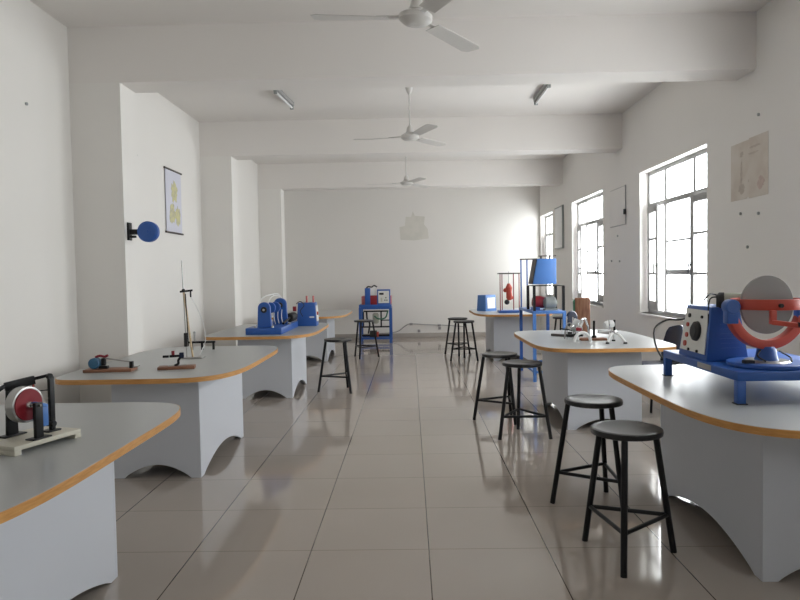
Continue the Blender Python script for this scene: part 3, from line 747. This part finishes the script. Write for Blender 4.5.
# gimbal
cx, cy, cz = 1.785, 3.36, 1.222
MB().lathe(G(cx, cy, .912), G(cx, cy, .935), [(0, .178), (.3, .183), (.9, .183), (1, .175)], 48).build('turntable', 'blue', t)
MB().lathe(G(cx, cy, .935), G(cx, cy, .943), [(0, .11), (1, .1)], 40).build('scale_ring', 'steel', t)
MB().lathe(G(cx, cy, .943), G(cx, cy, 1.01), [(0, .056), (.25, .05), (.8, .044), (1, .034)], 32).build('column', 'blue', t)
MB().tube([G(cx + .045, cy - .03, .99), G(cx + .09, cy - .05, .96), G(cx + .07, cy - .1, .946)], .004).tube([G(cx - .045, cy - .03, .995), G(cx - .075, cy - .06, .97), G(cx - .05, cy - .09, .946)], .004).build('lead', 'rubber', t)
MB().box(G(1.66, 3.29, .943), (.05, .03, .016)).build('turntable_stop', 'rubber', t, bevel=.002)
yd = Vector((math.cos(R(10)), math.sin(R(10)), 0))
MB().band_arc(G(cx, cy, cz), yd, (0, 0, 1), .180, .226, R(-160), R(-20), .045, 36).build('outer_yoke', 'red', t, bevel=.003)
for s_ in (-1, 1):
    p = G(cx, cy, cz) + yd * (.197 * s_) + Vector((0, 0, -.03))
    MB().box(p + Vector((0, 0, -.02)), (.058, .05, .085)).build('pivot_block', 'blue', t, bevel=.006)
    MB().cyl(p + Vector((0, -.03, .022)), p + Vector((0, .03, .022)), .036).build('pivot_bearing', 'blue', t, bevel=.004)
# inner ring, horizontal, box section
MB().band_arc(G(cx, cy, cz + .003), (1, 0, 0), (0, 1, 0), .152, .164, 0, 2 * PI, .052, 48).build('inner_ring', 'red', t, bevel=.002)
dn = Vector((math.sin(R(10)), -math.cos(R(10)), 0))  # disc normal
MB().lathe(G(cx, cy, cz - .003) - dn * .008, G(cx, cy, cz - .003) + dn * .008, [(0, .146), (1, .146)], 64).build('gyro_disc', 'greydisc', t, bevel=.0015, angle=25)
MB().cyl(G(cx, cy, cz) - dn * .12, G(cx, cy, cz) + dn * .05, .012).build('disc_axle', 'steel', t)
q0 = G(cx, cy, cz + .01) - dn * .02
mo = MB().lathe(G(1.79, 3.52, 1.228), G(1.655, 3.585, 1.228), [(0, .038), (.08, .046), (.92, .046), (1, .038)]).build('motor', 'olive', t)
MB().lathe(G(1.675, 3.576, 1.228), G(1.64, 3.592, 1.228), [(0, .049), (.6, .049), (1, .036)]).build('motor_cap', 'rubber', mo)
MB().lathe(G(1.82, 3.505, 1.228), G(1.77, 3.53, 1.228), [(0, .049), (.6, .049), (1, .044)]).build('motor_cap', 'rubber', mo)
MB().box(G(1.80, 3.49, 1.235), (.10, .03, .07)).build('motor_mount', 'red', t, bevel=.003)
# arm with weights
MB().bar(G(1.725, 3.19, 1.2), G(1.725, 3.19, 1.135), .028, .022).bar(G(1.715, 3.18, 1.145), G(1.90, 3.06, 1.12), .03, .022).bar(G(1.82, 3.08, 1.105), G(2.0, 3.02, 1.108), .04, .03).build('weight_arm', 'red', t, bevel=.003)
MB().cyl(G(1.84, 3.10, 1.128), G(1.84, 3.10, 1.148), .044).build('lower_weight', 'rubber', t)
MB().cyl(G(1.84, 3.10, 1.148), G(1.84, 3.10, 1.178), .04).build('upper_weight', 'red', t)
MB().cyl(G(cx - .02, 3.185, cz), G(cx - .02, 3.2, cz), .01).build('set_screw', 'rubber', t)

# cable behind the machine
t = t_ = t; off = Vector((1.56, 3.17, TT))
MB().tube([Vector(p) - off for p in [(1.66, 3.915, .92), (1.66, 4.0, .92), (1.70, 4.14, .90), (1.72, 4.3, .80), (1.70, 4.45, .79), (1.655, 4.5, .88), (1.66, 4.55, 1.0), (1.74, 4.55, 1.06), (1.80, 4.45, 1.07), (1.80, 4.2, 1.12), (1.76, 3.95, 1.16), (1.73, 3.84, 1.17)]], .006).build('power_cable', 'rubber', t)

# ------------------------------------------------------------------ middle right table
t = thing('wooden_slab', 'upright brown wooden slab with a green edge on middle right table', 'slab', (1.79, 6.95, TT), R(-6))
MB().box((0, 0, .185), (.155, .05, .37)).build('slab', 'slab', t, bevel=.012)
MB().box((-.085, 0, .24), (.018, .04, .22)).build('green_strip', 'green', t, bevel=.003)
t = thing('blue_disc_stand', 'small dark blue disc on a thin stand, middle right table', 'apparatus', (1.60, 6.62, TT), R(38))
MB().lathe((0, -.012, .175), (0, .012, .175), [(0, .07), (.2, .082), (.8, .082), (1, .07)]).build('disc', 'darkblue', t)
MB().cyl((0, 0, .01), (0, 0, .11), .006).lathe((0, 0, 0), (0, 0, .012), [(0, .045), (1, .04)]).build('stand', 'steel', t)
t = thing('slider_bar', 'short black rail with a black block at left of middle right table', 'apparatus', (1.50, 6.62, TT), R(-48))
MB().box((0, 0, .012), (.24, .03, .024)).build('rail', 'rod', t, bevel=.003)
MB().box((.11, 0, .028), (.09, .06, .05)).build('block', 'rubber', t, bevel=.006)
def arch(m, c, d, w, h, r):
    c = Vector(c); d = Vector(d).normalized()
    m.tube([c - d * w * .5, c - d * w * .42 + Vector((0, 0, h * .55)), c - d * w * .2 + Vector((0, 0, h * .92)), c + Vector((0, 0, h)), c + d * w * .2 + Vector((0, 0, h * .92)), c + d * w * .42 + Vector((0, 0, h * .55)), c + d * w * .5], r, 10)
t = thing('governor_model', 'cluster of chrome arches, springs and rods on middle right table', 'apparatus', (1.60, 6.20, TT), 0)
MB().box((.10, .04, .01), (.24, .12, .02)).build('base_board', 'board', t, bevel=.002)
m = MB(); arch(m, (-.06, -.22, .014), (1, .1, 0), .15, .08, .014); m.build('front_arch', 'white', t)
m = MB(); arch(m, (.02, .05, .008), (1, .3, 0), .12, .19, .012); m.build('tall_arch', 'chrome', t)
m = MB(); arch(m, (-.1, .1, .008), (1, -.3, 0), .09, .15, .007); m.build('rear_arch', 'steel', t)
MB().cyl((-.06, -.05, .0), (-.06, -.05, .14), .018).cyl((-.12, .12, 0), (-.12, .12, .22), .007).cyl((-.055, .15, 0), (-.055, .15, .21), .007).build('posts', 'chrome', t)
MB().ball((-.10, .0, .13), .022).build('ball', 'chrome', t); MB().ball((-.02, .02, .10), .02).build('ball', 'chrome', t)
MB().cyl((-.19, .05, .11), (.03, .05, .075), .006).build('cross_rod', 'dark', t)
MB().box((-.06, -.09, .115), (.05, .03, .03)).build('red_block', 'dred', t, bevel=.003)
MB().box((-.02, .09, .16), (.09, .02, .06), Matrix.Rotation(R(20), 3, 'Y')).build('white_plate', 'white', t, bevel=.003)
MB().cyl((.12, .06, .02), (.12, .06, .18), .011).cyl((.12, .06, .02), (.12, .06, .04), .022).build('black_post', 'dark', t)
MB().cyl((.15, .05, .08), (.25, .02, .07), .016).build('silver_tube', 'steel', t)
MB().lathe((-.09, .06, .11), (-.0, .02, .11), [(0, .02), (.2, .03), (.8, .03), (1, .015)]).build('small_motor', 'grey', t)
MB().cyl((-.15, .0, .05), (-.02, -.08, .06), .014).build('dark_roller', 'dark', t)
t = thing('tripod_bracket', 'small white tripod with a chrome ring at right of middle right table', 'apparatus', (1.86, 6.02, TT), 0)
for k, (dx, dy) in enumerate(((-.12, -.12), (.03, -.14), (.0, .10))):
    lg = MB().tube([(-.03, 0, .085), (-.03 + (dx + .03) * .5, dy * .5, .07), (dx, dy, .012)], .011).build('leg', 'white', t)
    MB().lathe((dx, dy, 0), (dx, dy, .014), [(0, .018), (1, .014)], 14).build('rubber_foot', 'rubber', lg)
MB().box((-.03, 0, .095), (.06, .05, .03)).build('hub', 'chrome', t, bevel=.006)
MB().lathe((-.10, .03, .15), (-.02, .05, .165), [(0, .028), (.2, .036), (.8, .036), (1, .03)]).build('cup', 'white', t)
MB().band_arc((-.06, .04, .158), (.2, 1, 0), (0, 0, 1), .036, .042, 0, 2 * PI, .014, 28).build('ring', 'chrome', t)
MB().cyl((-.01, .04, .10), (-.01, .04, .2), .010).build('black_post', 'dark', t)
MB().cyl((-.15, .05, .09), (-.05, .02, .10), .010).build('connecting_rod', 'white', t)

# ------------------------------------------------------------------ blue stand between the right tables
t = thing('blue_machine_stand', 'tall blue stand with motor and blue box, behind middle right table', 'machine', (1.76, 9.0, 0), 0)
def S(x, y, z): return Vector((x - 1.76, y - 9.0, z))
sx0, sx1, sy0, sy1 = 1.575, 1.955, 8.48, 9.5
for x in (sx0, sx1):
    for y in (sy0, sy1): MB().span(S(x - .02, y - .02, 0), S(x + .02, y + .02, .87)).build('leg', 'lblue' if y == sy0 else 'blue', t)
m = MB(); m.span(S(sx0 - .02, sy0 - .02, .87), S(sx1 + .02, sy1 + .02, .905)); m.build('shelf', 'lblue', t, bevel=.002)
m = MB()
for x in (sx0, sx1): m.span(S(x - .012, sy0 + .02, .11), S(x + .012, sy1 - .02, .14))
for y in (sy0, sy1): m.span(S(sx0 + .02, y - .012, .11), S(sx1 - .02, y + .012, .14))
m.build('foot_rails', 'lblue', t)
m = MB()
fx0, fx1, fy0, fy1 = 1.58, 1.95, 8.5, 8.95
for x in (fx0, fx1):
    for y in (fy0, fy1): m.span(S(x - .016, y - .016, .905), S(x + .016, y + .016, 1.22))
for x in (fx0, fx1): m.span(S(x - .012, fy0 - .012, 1.22), S(x + .012, fy1 + .012, 1.228))
for y in (fy0, fy1): m.span(S(fx0 + .012, y - .012, 1.22), S(fx1 - .012, y + .012, 1.228))
m.build('black_frame', 'dark', t)
m = MB(); pl = [(0, 0), (.30, 0), (.30, .325), (.06, .325)]
m.prism(pl, lambda u, v, w_: S(1.565 + u, 8.5 + w_, 1.246 + v), .3).build('blue_box', 'lblue', t, bevel=.004)
MB().bar(S(1.559, 8.65, 1.25), S(1.618, 8.65, 1.565), .008, .26, up=(0, 1, 0)).build('side_panel', 'rod', t)
MB().lathe(S(1.60, 8.75, 1.02), S(1.76, 8.75, 1.0), [(0, .05), (.1, .075), (.5, .085), (1, .07)]).build('red_motor', 'dred', t)
MB().lathe(S(1.73, 8.68, 1.0), S(1.90, 8.68, .995), [(0, .03), (.15, .075), (.7, .085), (.9, .07), (1, .04)]).box(S(1.82, 8.68, .915), (.16, .14, .02)).build('grey_casing', 'grey', t)
MB().box(S(1.64, 8.75, .925), (.10, .12, .04)).build('motor_foot', 'blue', t)
for y in (9.46,):
    for x in (1.575, 1.66): MB().cyl(S(x, y, .905), S(x, y, 1.58), .011).build('tall_rod', 'blue', t)
MB().span(S(1.56, 9.44, 1.575), S(1.80, 9.48, 1.595)).build('top_bar', 'rod', t)
MB().span(S(1.66, 8.58, 1.60), S(1.88, 8.62, 1.612)).cyl(S(1.69, 8.6, 1.57), S(1.69, 8.6, 1.60), .012).cyl(S(1.80, 8.6, 1.57), S(1.80, 8.6, 1.60), .012).build('top_handle', 'rod', t)

# ------------------------------------------------------------------ farthest right table
t = thing('control_box', 'blue box with a pale front panel on the farthest right table', 'control box', (1.30, 11.35, TT), R(38))
MB().box((0, 0, .135), (.26, .22, .27), taper=(.9, .88)).build('case', 'lblue', t, bevel=.006)
MB().box((0.0, -.112, .135), (.18, .004, .18), Matrix.Rotation(R(-3), 3, 'X')).build('front_panel', 'panel', t)
t = thing('rod_cage', 'cage of thin red rods holding a red governor on the farthest right table', 'apparatus', (1.585, 10.72, TT), 0)
MB().box((0, 0, .02), (.34, .26, .04)).build('base_plate', 'blue', t, bevel=.003)
for x in (-.15, .15):
    for y in (-.1, .1): MB().cyl((x * (1 if y < 0 else .62), y, .04), (x * (1 if y < 0 else .62), y, .62), .008).build('rod', 'dred', t)
MB().box((0, 0, .63), (.33, .24, .02)).build('top_plate', 'rod', t, bevel=.003)
MB().cyl((0, 0, .45), (0, 0, .66), .006).build('spindle', 'steel', t)
MB().lathe((.01, 0, .2), (-.0, 0, .47), [(0, .03), (.15, .05), (.5, .045), (.75, .055), (1, .02)]).ball((-.055, 0, .36), .035).ball((.045, 0, .24), .03).build('governor', 'red', t)
MB().ball((-.03, 0, .17), .042).build('weight', 'rubber', t)

# ------------------------------------------------------------------ camera
f, pitch, yaw, roll, H = 665.95, .0386, -.0153, -.0168, 1.4022
cy_, sy_ = math.cos(yaw), math.sin(yaw); cp, sp = math.cos(pitch), math.sin(pitch); cr, sr = math.cos(roll), math.sin(roll)
fwd = Vector((sy_ * cp, cy_ * cp, -sp)); right = Vector((cy_, -sy_, 0)); up = right.cross(fwd)
r2 = cr * right + sr * up; u2 = -sr * right + cr * up
cam = bpy.data.cameras.new('camera'); co = bpy.data.objects.new('camera', cam); col.objects.link(co)
cam.sensor_width = 36; cam.lens = f / 800 * 36; cam.clip_start = .05; cam.clip_end = 200
co.matrix_world = Matrix(((r2.x, u2.x, -fwd.x, 0), (r2.y, u2.y, -fwd.y, 0), (r2.z, u2.z, -fwd.z, H), (0, 0, 0, 1)))
scene.camera = co

# ------------------------------------------------------------------ light: overcast daylight through the windows
w = bpy.data.worlds.new('world'); scene.world = w; w.use_nodes = True
nt = w.node_tree; bg = nt.nodes['Background']
bg.inputs[0].default_value = (.975, .98, 1.0, 1); bg.inputs[1].default_value = 9.0
for i, (y, ww) in enumerate(zip(WY, WWS)):     # sampling portals in the real window openings
    l = bpy.data.lights.new('window_portal', 'AREA'); l.shape = 'RECTANGLE'; l.size = WZ1 - WZ0; l.size_y = ww
    l.cycles.is_portal = True
    o = bpy.data.objects.new('window_portal', l); col.objects.link(o); o.location = (XR + T + .01, y + ww / 2, (WZ0 + WZ1) / 2); o.rotation_euler = (0, R(90), 0)

scene.view_settings.view_transform = 'Standard'; scene.view_settings.look = 'None'
scene.view_settings.exposure = .55; scene.view_settings.gamma = 1; scene.view_settings.use_curve_mapping = False
